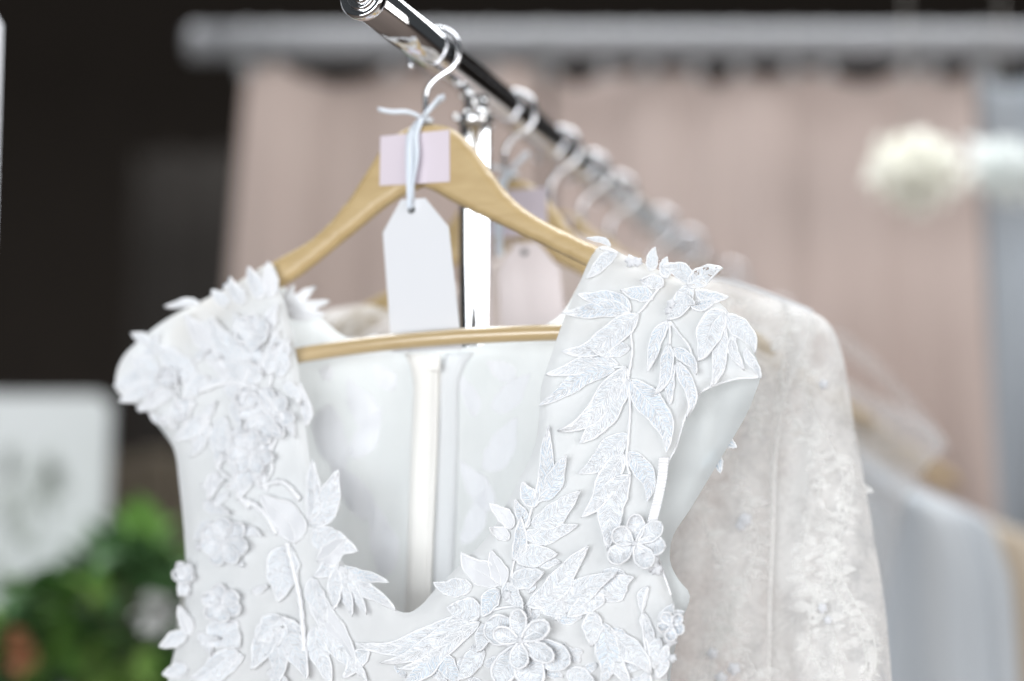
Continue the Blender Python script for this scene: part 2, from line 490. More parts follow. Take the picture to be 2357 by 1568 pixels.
SH = [0.0] + [rail_s(996 + (u - 1015)) for u in (1195, 1300, 1370, 1432, 1530, 1592, 1690, 1800)]
HLAB = [None, 'second wooden hanger from the front, lilac label, holding the long-sleeved lace dress',
        'third wooden hanger from the front, its pale hook right behind the second hook',
        'fourth wooden hanger from the front on the chrome rail', 'fifth wooden hanger from the front on the chrome rail',
        'sixth wooden hanger from the front, under the sheer organza gown', 'seventh wooden hanger from the front on the chrome rail',
        'blurred wooden hanger under the grey-blue gown on the chrome rail', 'hindmost blurred wooden hanger, under the tan gown']
hang = [h1]
for k in range(1, 9):
    c = copy_tree(h1); c.location = HK + RD * SH[k]; c['label'] = HLAB[k]
    c.rotation_euler = (0, 0, math.radians(random.uniform(-2.5, 2.5)) if k > 1 else 0)
    hang.append(c)

for ch in hang[1].children:
    if ch.name.startswith('label'): ch.location = ED * 0.017 - ZU * 0.004
# ================================================================== PRICE TAGS
def ribbon_strip(path, w, side, thick=0.0004):
    path = [Vector(p) for p in path]; V = []; F = []
    n = len(path)
    for i, p in enumerate(path):
        sd = side(i / (n - 1)) if callable(side) else side
        V += [p - sd * w / 2, p + sd * w / 2]
    for i in range(n - 1): F.append((2 * i, 2 * i + 1, 2 * i + 3, 2 * i + 2))
    return V, F
def make_tag(label, cardmat):
    t = thing('price_tag', onp(960, 480), label, 'tag', 'swing tags tied to the hangers')
    outline = [(936, 468), (992, 464), (1041, 527), (1052, 800), (889, 806), (889, 540)]
    def tp(u, v, o): return onp(u, v, 0.010 - 0.020 * (v - 465) / 330 + o)
    V = [tp(u, v, 0.0) for u, v in outline] + [tp(u, v, 0.0007) for u, v in outline]
    n = len(outline)
    F = [tuple(range(n))[::-1], tuple(range(n, 2 * n))] + [((i + 1) % n, i, i + n, (i + 1) % n + n) for i in range(n)]
    c = mesh_obj('card', V, F, cardmat, t, smooth=False)
    hc = tp(959, 490, 0.0008)
    mesh_obj('eyelet', *lathe_data(hc, -RD, [(0, 0.0030), (0.0003, 0.0030), (0.0004, 0.0012)], 20), M['eyelet'], c)
    knot = onp(979, 276, 0.005)
    sw = lambda a: (lambda tt: (ED * math.cos(a * tt + 0.15) - RD * math.sin(a * tt + 0.15)))
    for (pts, w, a) in (([(979, 280, .008), (968, 320, .0105), (972, 370, .0115), (965, 430, .0118), (958, 492, .0115)], 0.0078, 0.9),
                        ([(974, 282, .0065), (958, 315, .0095), (955, 360, .0100), (957, 420, .0105), (959, 488, .0100)], 0.0062, -0.7)):
        pp = [onp(p.x, p.y, p.z) for p in spline(pts, 12)]
        o = mesh_obj('ribbon', *ribbon_strip(pp, w, sw(a)), M['ribbon'], t); solid(o, 0.0004)
    for (pts, w) in (([(977, 276, .006), (950, 266, .009), (915, 268, .012), (888, 264, .014)], 0.0038), ([(981, 275, .006), (1000, 255, .007), (1018, 236, .006), (1028, 226, .004)], 0.0050),
                     ([(981, 276, .007), (1004, 262, .012), (1024, 232, .010)], 0.0042)):
        pp = [onp(p.x, p.y, p.z) for p in spline([Vector(q) for q in pts], 8)]
        o = mesh_obj('ribbon_end', *ribbon_strip(pp, w, lambda tt: (ZU * 0.8 - RD * 0.6)), M['ribbon'], t); solid(o, 0.0004)
    mesh_obj('knot', *tube_data(circ(onp(980, 278, 0.0), 0.0038, 0, 2 * math.pi, 16, ED, RD)[:-1], 0.0022, 8, False, True), M['ribbon'], t)
    return t
t1 = make_tag('blank white swing tag tied with satin ribbon to the front hanger hook', M['card'])
t2 = make_tag('blurred blush swing tag hanging from the second hanger', M['card_pink'])
t2.location = t2.location + RD * SH[1] + ED * 0.006
for k in t2.children:
    if k.name.startswith('card'): k.location = ED * 0.022 + ZU * 0.002

# ================================================================== LEAFY WHITE DRESS
L_EDGE = [(600, 600), (700, 395), (790, 300), (890, 258), (960, 345), (1050, 405), (1250, 425), (1400, 415), (1500, 380), (1700, 370)]
R_EDGE = [(560, 1400), (640, 1560), (710, 1670), (790, 1720), (868, 1750), (960, 1650), (1100, 1560), (1300, 1535), (1450, 1558), (1700, 1520)]
def ripple(u, v, s, seed=0.0):
    return noise.noise(Vector((u / s, v / s, seed)))
def surf(u, v):
    l = lerp_curve(L_EDGE, v); r = lerp_curve(R_EDGE, v)
    x = (u - (l + r) / 2) / max(1, (r - l) / 2)
    x = max(-1.1, min(1.1, x))
    B = lerp_curve([(560, 0.004), (800, 0.013), (1000, 0.019), (1400, 0.024), (1700, 0.026)], v)
    b = 0.010 + B * (1 - abs(x) ** 2.4)
    b += 0.0040 * ripple(u, v * 0.5, 130) + 0.0016 * ripple(u + v * 0.3, v * 0.6, 42, 3) + 0.0006 * ripple(u, v, 17, 5)
    return plane_d(u, v) - b
def bsurf(u, v):
    l = lerp_curve(L_EDGE, v); r = lerp_curve(R_EDGE, v)
    x = (u - (l + r) / 2) / max(1, (r - l) / 2)
    x = max(-1.1, min(1.1, x))
    B = lerp_curve([(600, 0.006), (800, 0.02), (1000, 0.032), (1400, 0.05), (1700, 0.055)], v)
    b = 0.010 + B * (1 - abs(x) ** 2.2)
    b += 0.004 * ripple(u, v * 0.4, 90, 9) + 0.0018 * ripple(u * 1.4, v * 0.25, 40, 4)
    return plane_d(u, v) + b
dress = thing('wedding_dress', P(1000, 800, plane_d(1000, 800)), 'white V-neck wedding dress with embroidered leaf appliques, on the front hanger', 'dress')
NECK_L = [(625, 606), (643, 660), (662, 720), (684, 830), (692, 900), (700, 960), (716, 1080), (732, 1180), (764, 1258), (815, 1326), (868, 1376), (928, 1410)]
NECK_R = [(966, 1396), (1008, 1350), (1064, 1295), (1125, 1232), (1160, 1172), (1196, 1100), (1230, 1030), (1240, 960), (1246, 890), (1268, 820), (1296, 740), (1330, 660), (1378, 568)]
SIDE_R = [(1440, 588), (1530, 628), (1610, 664), (1670, 710), (1718, 785), (1742, 840), (1746, 868), (1700, 872), (1650, 886), (1608, 908), (1578, 960), (1556, 1030), (1538, 1066), (1528, 1120), (1512, 1190), (1508, 1250), (1524, 1310), (1545, 1370), (1553, 1430), (1538, 1520), (1524, 1660)]
SIDE_L = [(380, 1660), (392, 1540), (418, 1440), (428, 1340), (424, 1230), (412, 1110), (402, 1040), (372, 975), (318, 935), (268, 898), (278, 830), (330, 775), (395, 728), (470, 690), (545, 650)]
FRONT = NECK_L + NECK_R + SIDE_R + [(1440, 1662), (1200, 1662), (900, 1662), (600, 1662), (460, 1662)] + SIDE_L
ov, od, of = triangulate(FRONT, 14)
V = []
for p, d in zip(ov, od):
    roll = 0.0065 * max(0, 1 - d / 26) ** 2
    V.append(P(p.x, p.y, surf(p.x, p.y) + roll))
fp = mesh_obj('front_panel', V, [tuple(f)[::-1] for f in of], M['tulle'], dress)
BACK = [(628, 612), (655, 662), (700, 690), (745, 738), (800, 778), (870, 790), (940, 802), (1060, 800), (1150, 782), (1205, 764), (1262, 744), (1300, 712), (1340, 640), (1378, 574), (1440, 592), (1530, 632), (1612, 668), (1672, 714), (1722, 788), (1748, 842), (1750, 870), (1738, 905), (1715, 960), (1650, 1070), (1590, 1170), (1550, 1232), (1542, 1290), (1562, 1335), (1588, 1372), (1566, 1440), (1545, 1540), (1530, 1660), (1440, 1662), (1200, 1662), (900, 1662), (600, 1662), (480, 1662),
        (405, 1660), (430, 1400), (440, 1250), (420, 1100), (405, 1040), (350, 960), (300, 890), (340, 790), (480, 690), (550, 655)]
ov, od, of = triangulate(BACK, 18)
V = [P(p.x, p.y, bsurf(p.x, p.y) - 0.005 * max(0, 1 - d / 30) ** 2) for p, d in zip(ov, od)]
bp_ = mesh_obj('back_panel', V, [tuple(f)[::-1] for f in of], M['lining'], dress)

def lerp(a, b, t): return a + (b - a) * t
def leaf_shape(base, tip, w, bend=0.0, kind='leaf', n=16):
    """centre line and half-widths in plan units"""
    b = Vector(base[:2]); t_ = Vector(tip[:2]); ax = t_ - b; L = ax.length
    nr = Vector((-ax.y, ax.x)) / max(L, 1e-6)
    C = []; HW = []
    for i in range(n + 1):
        t = i / n
        C.append(b + ax * t + nr * (bend * L * 4 * t * (1 - t)) + nr * (0.03 * L * math.sin(2 * math.pi * t)) * (1 if kind == 'leaf' else 0))
        if kind == 'leaf': h = (math.sin(math.pi * t ** 0.78)) ** 0.85 * (1 - 0.25 * t)
        elif kind == 'long': h = math.sin(math.pi * t ** 0.9) ** 0.6 * (1 - 0.15 * t)
        else: h = math.sqrt(max(0, math.sin(math.pi * min(1, t ** 1.35))))
        HW.append(max(0.0, h) * w / 2 * (1 + 0.07 * math.sin(t * 17 + base[0] * 0.7) * (1 if kind == 'leaf' else 0.5)))
    NR = []
    for i in range(n + 1):
        tg = C[min(i + 1, n)] - C[max(i - 1, 0)]
        NR.append(Vector((-tg.y, tg.x)).normalized())
    return C, HW, NR, L
MPP = D1 / FPX
def leaf(parent, base, tip, w, bend=0.0, kind='leaf', mat='stitch', lift=0.0016, tiplift=0.004, sf=surf, cord=0.00085, midrib=True, openwork=False, name='embroidered_leaf', cordname='cord', joined=False, puff=0.0012):
    n = 16; mcols = 3
    C, HW, NR, L = leaf_shape(base, tip, w, bend, kind, n)
    seed = random.random() * 50
    tw = random.uniform(-0.5, 0.5)
    def dep(p, t, s):
        return sf(p.x, p.y) - lift - tiplift * t * t * (1 + tw * s) - puff * (1 - s * s) - 0.0010 * noise.noise(Vector((p.x / 22, p.y / 22, seed)))
    def pt(t_i, s):
        p = C[t_i] + NR[t_i] * (HW[t_i] * s)
        return P(p.x, p.y, dep(p, t_i / n, s))
    V = []; F = []; UVs = []
    for i in range(n + 1):
        for j in range(-mcols, mcols + 1):
            s = j / mcols
            V.append(pt(i, s))
            UVs.append((i / n * L * MPP, s * HW[i] * MPP))
    k = 2 * mcols + 1
    for i in range(n):
        for j in range(k - 1):
            if openwork and (i % 4 in (1, 2)) and j not in (2, 3): continue
            F.append((i * k + j, i * k + j + 1, (i + 1) * k + j + 1, (i + 1) * k + j))
    out = [pt(i, -1) for i in range(n + 1)] + [pt(i, 1) for i in range(n - 1, -1, -1)]
    amp = random.uniform(0.85, 1.15)
    cr = lambda t: cord * amp * (1 + 0.28 * math.sin(t * L * 1.7)) 
    parts = [tube_data(out, cr, 6, True)]
    if midrib:
        parts.append(tube_data([pt(i, 0) for i in range(0, n)], lambda t: cord * 0.75 * (1 - 0.6 * t), 5, True))
    if mat.startswith('stitch') and sf is surf:
        nth = max(8, int(L / 4.2))
        for q in range(nth):
            for sd in (-1, 1):
                t0_ = 0.03 + 0.90 * (q + random.uniform(-.3, .3)) / nth
                t0_ = max(0.02, min(0.95, t0_))
                t1_ = min(0.985, t0_ + random.uniform(0.06, 0.13))
                s0_ = 0.05 if random.random() < 0.7 else random.uniform(0.2, 0.6)
                s1_ = random.uniform(0.6, 1.0) if random.random() < 0.7 else random.uniform(1.03, 1.14)
                tri = []
                for e_ in (0.0, 0.5, 1.0):
                    tt = t0_ + (t1_ - t0_) * e_; ss = (s0_ + (s1_ - s0_) * e_) * sd
                    fi = tt * n; i0 = min(n - 1, int(fi)); fr = fi - i0
                    pc = C[i0].lerp(C[i0 + 1], fr) + (NR[i0].lerp(NR[i0 + 1], fr)) * (lerp(HW[i0], HW[i0 + 1], fr) * ss)
                    tri.append(P(pc.x, pc.y, dep(pc, tt, max(-1, min(1, ss))) - 0.0003))
                if (tri[2] - tri[0]).length > 0.0008:
                    parts.append(tube_data(tri, 0.00034 * random.uniform(0.7, 1.3), 4, False))
    cv, cf = join_data(parts)
    if joined:
        nv = len(V); nf = len(F)
        V2 = V + cv; F2 = F + [tuple(i + nv for i in f) for f in cf]
        return mesh_obj(name, V2, F2, None, parent, uv=UVs + [(0, 0)] * len(cv), mats=[M[mat], M['cord']], midx=[0] * nf + [1] * len(cf))
    o = mesh_obj(name, V, F, M[mat], parent, uv=UVs)
    mesh_obj(cordname, cv, cf, M['cord'], o)
    return o
def stem(parent, pts, r=0.0011, sf=surf, lift=0.002):
    sp = spline(pts, 7)
    return tube('stem', [P(p.x, p.y, sf(p.x, p.y) - lift) for p in sp], lambda t: r * (1 + 0.2 * math.sin(t * 60)), M['cord'], parent, 7)
def bud(parent, u, v, r_px, sf=surf, lift=0.004, mat='petal', name='bud'):
    """a small gathered puff: lobed, flattened"""
    r = r_px * MPP; c = P(u, v, sf(u, v) - lift - r * 0.3)
    V = []; F = []; N = 14; K = 8; ph = random.random() * 6
    for i in range(K + 1):
        a = math.pi * i / K
        for j in range(N):
            b = 2 * math.pi * j / N
            q = 1 + 0.22 * math.sin(5 * b + ph) * math.sin(a) + 0.15 * noise.noise(Vector((math.cos(b) * 2, math.sin(b) * 2, a * 2 + ph)))
            V.append(c + ED * (r * q * math.sin(a) * math.cos(b)) + ZU * (r * q * math.sin(a) * math.sin(b)) - RD * (r * 0.7 * q * math.cos(a)))
    for i in range(K):
        for j in range(N):
            F.append((i * N + j, i * N + (j + 1) % N, (i + 1) * N + (j + 1) % N, (i + 1) * N + j))
    return mesh_obj(name, V, F, M[mat], parent)
def flower(parent, c, tips, w, mat='stitch', sf=surf, lift=0.004, tiplift=0.006, cr=6, kind='petal', cord=0.0008):
    f = bud(parent, c[0], c[1], cr, sf, lift + 0.001, 'petal', 'flower')
    for i, t in enumerate(tips):
        ww = w * random.uniform(0.88, 1.12)
        leaf(f, (c[0] + (t[0] - c[0]) * 0.06, c[1] + (t[1] - c[1]) * 0.06), t, ww, random.uniform(-.06, .06), kind, mat, lift + 0.0008 * (i % 2), tiplift, sf, cord, kind == 'petal', False, 'petal', joined=True, puff=-0.0016)
    return f
def ring_tips(c, r, n, a0, sq=1.0):
    return [(c[0] + r * random.uniform(.88, 1.1) * math.cos(a0 + 2 * math.pi * i / n), c[1] + sq * r * random.uniform(.88, 1.1) * math.sin(a0 + 2 * math.pi * i / n)) for i in range(n)]

# --- right shoulder and strap: (base, tip, width, bend, material, extras)
LV = [
 ((1422, 583), (1349, 641), 32, 0.05, 'stitch'), ((1405, 567), (1350, 548), 14, 0.1, 'stitch'),
 ((1496, 622), (1508, 570), 28, 0.0, 'stitch'), ((1531, 640), (1535, 593), 26, -0.05, 'stitch'),
 ((1525, 660), (1474, 645), 36, 0.1, 'stitch'), ((1588, 655), (1524, 612), 40, 0.18, 'stitch'),
 ((1603, 668), (1676, 684), 30, 0.1, 'stitch_blue'), ((1590, 656), (1536, 735), 44, -0.08, 'stitch'),
 ((1560, 672), (1600, 700), 30, 0.1, 'stitch'),
 ((1502, 690), (1430, 668), 38, 0.06, 'stitch_blue'), ((1452, 716), (1330, 678), 44, 0.06, 'stitch_blue'),
 ((1450, 720), (1294, 720), 42, 0.05, 'stitch_blue'), ((1470, 722), (1292, 808), 58, -0.10, 'stitch'),
 ((1450, 802), (1357, 800), 38, -0.08, 'stitch'), ((1424, 840), (1257, 862), 42, 0.08, 'stitch'),
 ((1416, 852), (1240, 934), 44, 0.06, 'stitch_blue'), ((1440, 846), (1284, 992), 54, -0.10, 'stitch'),
 ((1444, 872), (1333, 1020), 70, -0.03, 'stitch'), ((1449, 874), (1534, 1042), 66, -0.14, 'stitch_blue'),
 ((1448, 1000), (1330, 1090), 58, -0.02, 'stitch'), ((1445, 1040), (1488, 1156), 48, -0.14, 'stitch_blue'),
 ((1436, 1046), (1339, 1190), 54, -0.03, 'stitch'), ((1450, 1094), (1398, 1266), 68, 0.14, 'stitch'),
 ((1540, 740), (1489, 856), 32, 0.06, 'stitch_blue'), ((1540, 792), (1506, 908), 32, -0.1, 'stitch_blue'),
 ((1552, 838), (1542, 932), 27, 0.06, 'stitch_blue'), ((1557, 832), (1580, 962), 32, -0.14, 'stitch_blue'),
 ((1550, 802), (1602, 862), 30, -0.12, 'stitch_blue'),
 ((1668, 716), (1609, 830), 66, 0.06, 'stitch'), ((1664, 736), (1634, 895), 40, -0.05, 'stitch'),
 ((1672, 724), (1738, 812), 46, -0.06, 'stitch'), ((1716, 800), (1752, 870), 22, 0.05, 'stitch'), ((1690, 770), (1712, 850), 24, 0.12, 'stitch'),
 # strap foot, against the neckline
 ((1232, 1160), (1263, 978), 40, 0.06, 'stitch_blue'), ((1238, 1150), (1303, 1048), 46, 0.06, 'stitch_blue'),
 ((1222, 1206), (1336, 1130), 56, 0.08, 'stitch'), ((1204, 1226), (1330, 1208), 44, 0.1, 'stitch'),
 ((1184, 1268), (1282, 1276), 58, 0.04, 'stitch'), ((1228, 1168), (1203, 1110), 40, 0.0, 'stitch_blue'),
 ((1209, 1218), (1185, 1150), 30, 0.05, 'stitch_blue'), ((1180, 1290), (1200, 1190), 34, 0.05, 'stitch_blue'),
 ((1175, 1330), (1250, 1318), 52, 0.06, 'stitch'),
 ((1176, 1218), (1126, 1160), 36, 0.12, 'petal'), ((1168, 1244), (1126, 1216), 32, 0.1, 'petal'),
 # under the V
 ((1102, 1420), (818, 1480), 56, -0.07, 'stitch'), ((1100, 1426), (874, 1526), 46, -0.06, 'stitch'), ((1104, 1432), (914, 1540), 38, -0.05, 'stitch'),
 ((1022, 1490), (930, 1572), 56, -0.05, 'stitch_blue'), ((1018, 1498), (1054, 1578), 46, 0.04, 'stitch_blue'), ((1116, 1498), (1054, 1566), 48, 0.05, 'stitch'),
 ((1086, 1350), (998, 1340), 46, -0.08, 'stitch'), ((1106, 1418), (1028, 1398), 60, 0.05, 'stitch'), ((1100, 1424), (1020, 1440), 44, 0.05, 'stitch'),
 ((1150, 1345), (1062, 1272), 62, -0.10, 'petal'), ((1152, 1350), (1130, 1266), 44, 0.06, 'petal'),
 ((1212, 1394), (1355, 1256), 58, 0.04, 'stitch'), ((1226, 1396), (1420, 1318), 70, 0.06, 'stitch'), ((1240, 1402), (1410, 1372), 46, -0.1, 'stitch'),
 ((1396, 1384), (1458, 1330), 58, -0.12, 'stitch'), ((1305, 1412), (1222, 1382), 44, 0.1, 'stitch'), ((1392, 1384), (1306, 1420), 48, 0.1, 'stitch'),
 ((1390, 1434), (1382, 1576), 60, -0.12, 'stitch_blue'), ((1410, 1456), (1498, 1552), 58, -0.05, 'stitch'), ((1374, 1412), (1360, 1486), 50, 0.05, 'stitch'),
 ((1400, 1470), (1450, 1580), 44, 0.06, 'stitch'), ((1310, 1540), (1370, 1580), 48, 0.0, 'stitch'), ((1150, 1360), (1110, 1420), 44, 0.1, 'stitch_blue'),
 ((1168, 1340), (1204, 1400), 40, 0.1, 'stitch'), ((1130, 1440), (1100, 1500), 40, 0.1, 'stitch'),
 # side seam
 ((1492, 1352), (1478, 1408), 24, 0.1, 'stitch'), ((1480, 1410), (1492, 1512), 26, -0.08, 'stitch'), ((1520, 1470), (1505, 1540), 34, 0.06, 'stitch'),
 ((1512, 1430), (1550, 1390), 34, 0.1, 'stitch'), ((1515, 1440), (1574, 1408), 30, -0.05, 'stitch_blue'), ((1515, 1446), (1570, 1436), 28, 0.05, 'stitch_blue'),
 ((1510, 1560), (1540, 1480), 30, 0.05, 'stitch'),
]
for (b, t, w, bd, mt) in LV:
    leaf(dress, b, t, w, bd + random.uniform(-.03, .03), 'leaf', mt, lift=random.uniform(0.0012, 0.003), tiplift=random.uniform(0.0, 0.007), cord=random.uniform(0.0005, 0.0009), puff=0.0007)
leaf(dress, (1582, 655), (1662, 618), 44, -0.05, 'leaf', 'stitch', 0.004, 0.006, openwork=True)
leaf(dress, (1590, 700), (1650, 690), 26, 0.1, 'leaf', 'stitch_blue')
for (pts) in ([(1516, 664), (1478, 712), (1452, 742), (1455, 809), (1446, 868)], [(1446, 868), (1450, 940), (1446, 1010), (1442, 1060), (1450, 1094)],
              [(1540, 738), (1542, 780), (1534, 840)], [(1541, 738), (1562, 768), (1587, 800), (1602, 850)], [(1545, 690), (1538, 715), (1540, 738)],
              [(1262, 985), (1240, 1100), (1218, 1190), (1192, 1250), (1176, 1330)], [(1492, 1350), (1478, 1410), (1486, 1500), (1500, 1570)],
              [(1102, 1420), (1150, 1400), (1212, 1394)], [(1422, 583), (1400, 575), (1380, 572)], [(1412, 846), (1440, 846), (1446, 868)]):
    stem(dress, pts)
for (u, v, r) in ((1452, 601, 13), (1468, 603, 10), (1545, 700, 10), (1538, 715, 9), (1500, 1296, 17), (1512, 1310, 13), (1486, 1282, 12), (1544, 1472, 14), (1548, 1515, 9), (1166, 1370, 10)):
    bud(dress, u, v, r)
flower(dress, (1460, 1251), [(1460, 1184), (1522, 1204), (1531, 1258), (1498, 1304), (1400, 1288), (1412, 1220)], 42, lift=0.006)
flower(dress, (1196, 1475), [(1192, 1402), (1262, 1436), (1273, 1518), (1196, 1540), (1136, 1453)], 40, lift=0.008, tiplift=0.005, cr=7, cord=0.0011)
flower(dress, (1198, 1478), [(1312, 1527), (1236, 1582), (1140, 1570), (1120, 1430)], 62, lift=0.004, tiplift=0.003, cord=0.0010)
flower(dress, (1545, 1440), ring_tips((1545, 1440), 34, 5, 0.4), 24, 'stitch_blue', lift=0.006)
rq = random.Random(5)
for i in range(44):
    u = rq.uniform(1190, 1500); v = rq.uniform(1285, 1580)
    if i > 30: u = rq.uniform(880, 1120); v = rq.uniform(1490, 1590)
    a = rq.uniform(0, 6.28); r = rq.uniform(36, 64)
    t = (u + r * math.cos(a), v + r * math.sin(a))
    if t[0] > 1520 or t[1] < 1270 or (t[0] < 1180 and t[1] < 1420): continue
    leaf(dress, (u, v), t, r * 0.45, rq.uniform(-.12, .12), 'leaf', 'stitch' if i % 3 else 'stitch_blue', lift=0.0006, tiplift=rq.uniform(0, 0.002), cord=0.0006)
# narrow bindings along the cut edges
for edge in (SIDE_R[5:18],):
    sp = spline(edge, 9)
    tube('edge_binding', [P(p.x, p.y, surf(p.x, p.y) + 0.0058) for p in sp], lambda t: 0.0008 * (1 + 0.12 * math.sin(t * 900)), M['cord'], dress, 6)
# --- left shoulder, soft and tangled
LL = [
 ((618, 684), (618, 603), 38, 0.05), ((596, 690), (572, 616), 36, 0.05), ((560, 700), (530, 640), 34, -0.05), ((520, 705), (488, 668), 30, 0.05),
 ((458, 700), (380, 706), 18, 0.06), ((340, 794), (303, 768), 26, 0.1), ((524, 876), (424, 724), 70, 0.08), ((552, 892), (484, 730), 66, 0.05), ((584, 890), (540, 720), 56, 0.05),
 ((442, 892), (364, 796), 58, 0.06), ((362, 878), (262, 888), 62, 0.05), ((370, 890), (274, 924), 40, 0.05), ((400, 905), (320, 946), 36, 0.05), ((450, 930), (372, 968), 40, 0.06),
 ((360, 870), (300, 820), 50, 0.05), ((420, 850), (350, 790), 40, 0.05), ((610, 860), (640, 760), 40, 0.05), ((640, 870), (660, 780), 36, 0.0), ((600, 780), (640, 700), 34, 0.0),
 ((520, 880), (620, 950), 40, 0.05), ((480, 960), (400, 1010), 40, -0.05), ((470, 950), (440, 1050), 44, -0.06), ((520, 960), (500, 1080), 46, 0.05), ((560, 980), (540, 1110), 44, 0.05),
 ((600, 1000), (600, 1120), 46, 0.05), ((560, 900), (650, 1000), 38, 0.06), ((640, 900), (680, 1010), 34, 0.05), ((480, 870), (420, 920), 40, 0.05), ((500, 780), (440, 740), 36, 0.05),
 ((590, 1060), (546, 1150), 44, 0.05), ((500, 1090), (480, 1150), 30, 0.05),
 ((670, 1260), (640, 1384), 84, 0.05), ((648, 1420), (586, 1468), 64, -0.08), ((650, 1424), (578, 1540), 62, 0.05), ((655, 1430), (640, 1572), 58, 0.05), ((660, 1425), (706, 1562), 58, 0.05), ((680, 1250), (600, 1140), 80, 0.10),
 ((502, 1424), (550, 1490), 84, 0.08), ((548, 1500), (436, 1562), 54, -0.05), ((560, 1510), (470, 1580), 46, 0.05),
 ((430, 1466), (367, 1488), 38, 0.05), ((432, 1544), (374, 1552), 38, 0.05), ((432, 1464), (412, 1394), 32, 0.05), ((440, 1340), (408, 1310), 36, 0.1), ((436, 1350), (412, 1370), 34, 0.1),
 ((714, 1210), (778, 1082), 60, 0.08), ((712, 1200), (720, 1060), 40, 0.05), ((724, 1212), (822, 1268), 66, 0.1), ((730, 1290), (800, 1240), 56, 0.05),
 ((785, 1303), (810, 1418), 32, 0.05), ((790, 1303), (843, 1414), 30, 0.05), ((780, 1303), (724, 1326), 40, 0.05), ((800, 1310), (910, 1404), 34, 0.05), ((780, 1310), (770, 1400), 34, 0.05),
 ((725, 1352), (820, 1528), 54, 0.04), ((732, 1420), (846, 1568), 46, 0.04), ((728, 1440), (760, 1580), 48, 0.05), ((720, 1330), (750, 1430), 46, 0.05), ((705, 980), (690, 880), 24, 0.05),
 ((850, 1500), (790, 1560), 40, 0.05),
]
for i, (b, t, w, bd) in enumerate(LL):
    leaf(dress, b, t, w, bd, 'leaf', 'petal' if i % 6 == 0 else 'stitch', tiplift=random.uniform(0.001, 0.007), lift=0.0015 + 0.0015 * random.random())
leaf(dress, (786, 1303), (893, 1340), 30, 0.05, 'leaf', 'stitch_blue', tiplift=0.012)
for pts in ([(560, 1152), (585, 1162), (612, 1188), (636, 1230)], [(600, 1120), (650, 1110), (690, 1150)], [(545, 1130), (556, 1150), (575, 1168)], [(460, 900), (530, 880), (600, 900), (650, 960)], [(660, 1250), (690, 1380), (700, 1500)]):
    stem(dress, pts, 0.0022, lift=0.004)
for (c, r, n, w) in (((513, 1247), 58, 7, 40), ((507, 1392), 44, 6, 34), ((579, 760), 40, 6, 34), ((612, 956), 62, 8, 34), ((575, 1040), 54, 7, 34), ((420, 1320), 26, 5, 22), ((385, 868), 26, 5, 24), ((566, 917), 26, 5, 22)):
    flower(dress, c, ring_tips(c, r, n, random.random()), w, 'stitch', lift=0.004, tiplift=0.006, cr=6)
for (u, v, r) in ((565, 735, 15), (600, 790, 14), (556, 790, 12), (385, 862, 13), (345, 905, 14), (322, 940, 12), (372, 966, 14), (420, 962, 15), (408, 935, 12), (480, 1240, 12), (458, 1258, 14), (478, 1390, 12), (556, 1300, 9), (520, 660, 10), (412, 1312, 10)):
    bud(dress, u, v, r * 0.7, lift=0.004)
rl_ = random.Random(21)
for i in range(46):
    if i < 30: u = rl_.uniform(320, 670); v = rl_.uniform(740, 1120)
    else: u = rl_.uniform(440, 720); v = rl_.uniform(1120, 1560)
    if u < lerp_curve(L_EDGE, v) + 30: continue
    if v < 740 + (560 - u) * 0.3: continue
    a = rl_.uniform(0, 6.28); r = rl_.uniform(34, 70)
    t = (u + r * math.cos(a), v + r * math.sin(a))
    if t[0] > 690 or t[0] < lerp_curve(L_EDGE, t[1]) + 5 or t[1] < 700: continue
    leaf(dress, (u, v), t, r * 0.42, rl_.uniform(-.15, .15), 'leaf', 'stitch', tiplift=rl_.uniform(0.002, 0.008), lift=0.002)
for i in range(12):
    u = rl_.uniform(360, 640); v = rl_.uniform(760, 1080)
    if u < lerp_curve(L_EDGE, v) + 60: continue
    stem(dress, [(u, v), (u + rl_.uniform(-20, 40), v + 40), (u + rl_.uniform(-30, 40), v + 90), (u + rl_.uniform(-20, 50), v + 130)], 0.0012, lift=0.004)
# --- back neckline lace and the soft leaves on the back lining
for (b, t, w) in (((644, 706), (676, 657), 26), ((648, 706), (726, 660), 28), ((652, 712), (756, 694), 30), ((656, 716), (750, 724), 24), ((830, 790), (868, 772), 18), ((800, 780), (846, 786), 14)):
    leaf(dress, b, t, w, 0.06, 'leaf', 'petal', 0.006, 0.006, sf=bsurf)
for (b, t, w) in (((760, 930), (790, 1110), 80), ((850, 1000), (800, 870), 70), ((880, 1330), (860, 1150), 70), ((800, 1050), (880, 940), 60), ((840, 1200), (760, 1060), 70), ((1130, 940), (1220, 860), 60), ((1110, 1080), (1190, 960), 70),
                  ((1120, 1180), (1060, 1060), 60), ((1180, 880), (1120, 830), 50), ((1060, 1250), (1120, 1120), 50), ((740, 870), (760, 840), 40), ((900, 900), (860, 840), 50), ((1090, 960), (1060, 860), 40)):
    leaf(dress, b, t, w, 0.06, 'leaf', 'petal', 0.0006, 0.0002, sf=bsurf, cord=0.0003, puff=0.0004, midrib=False, name='lining_leaf')
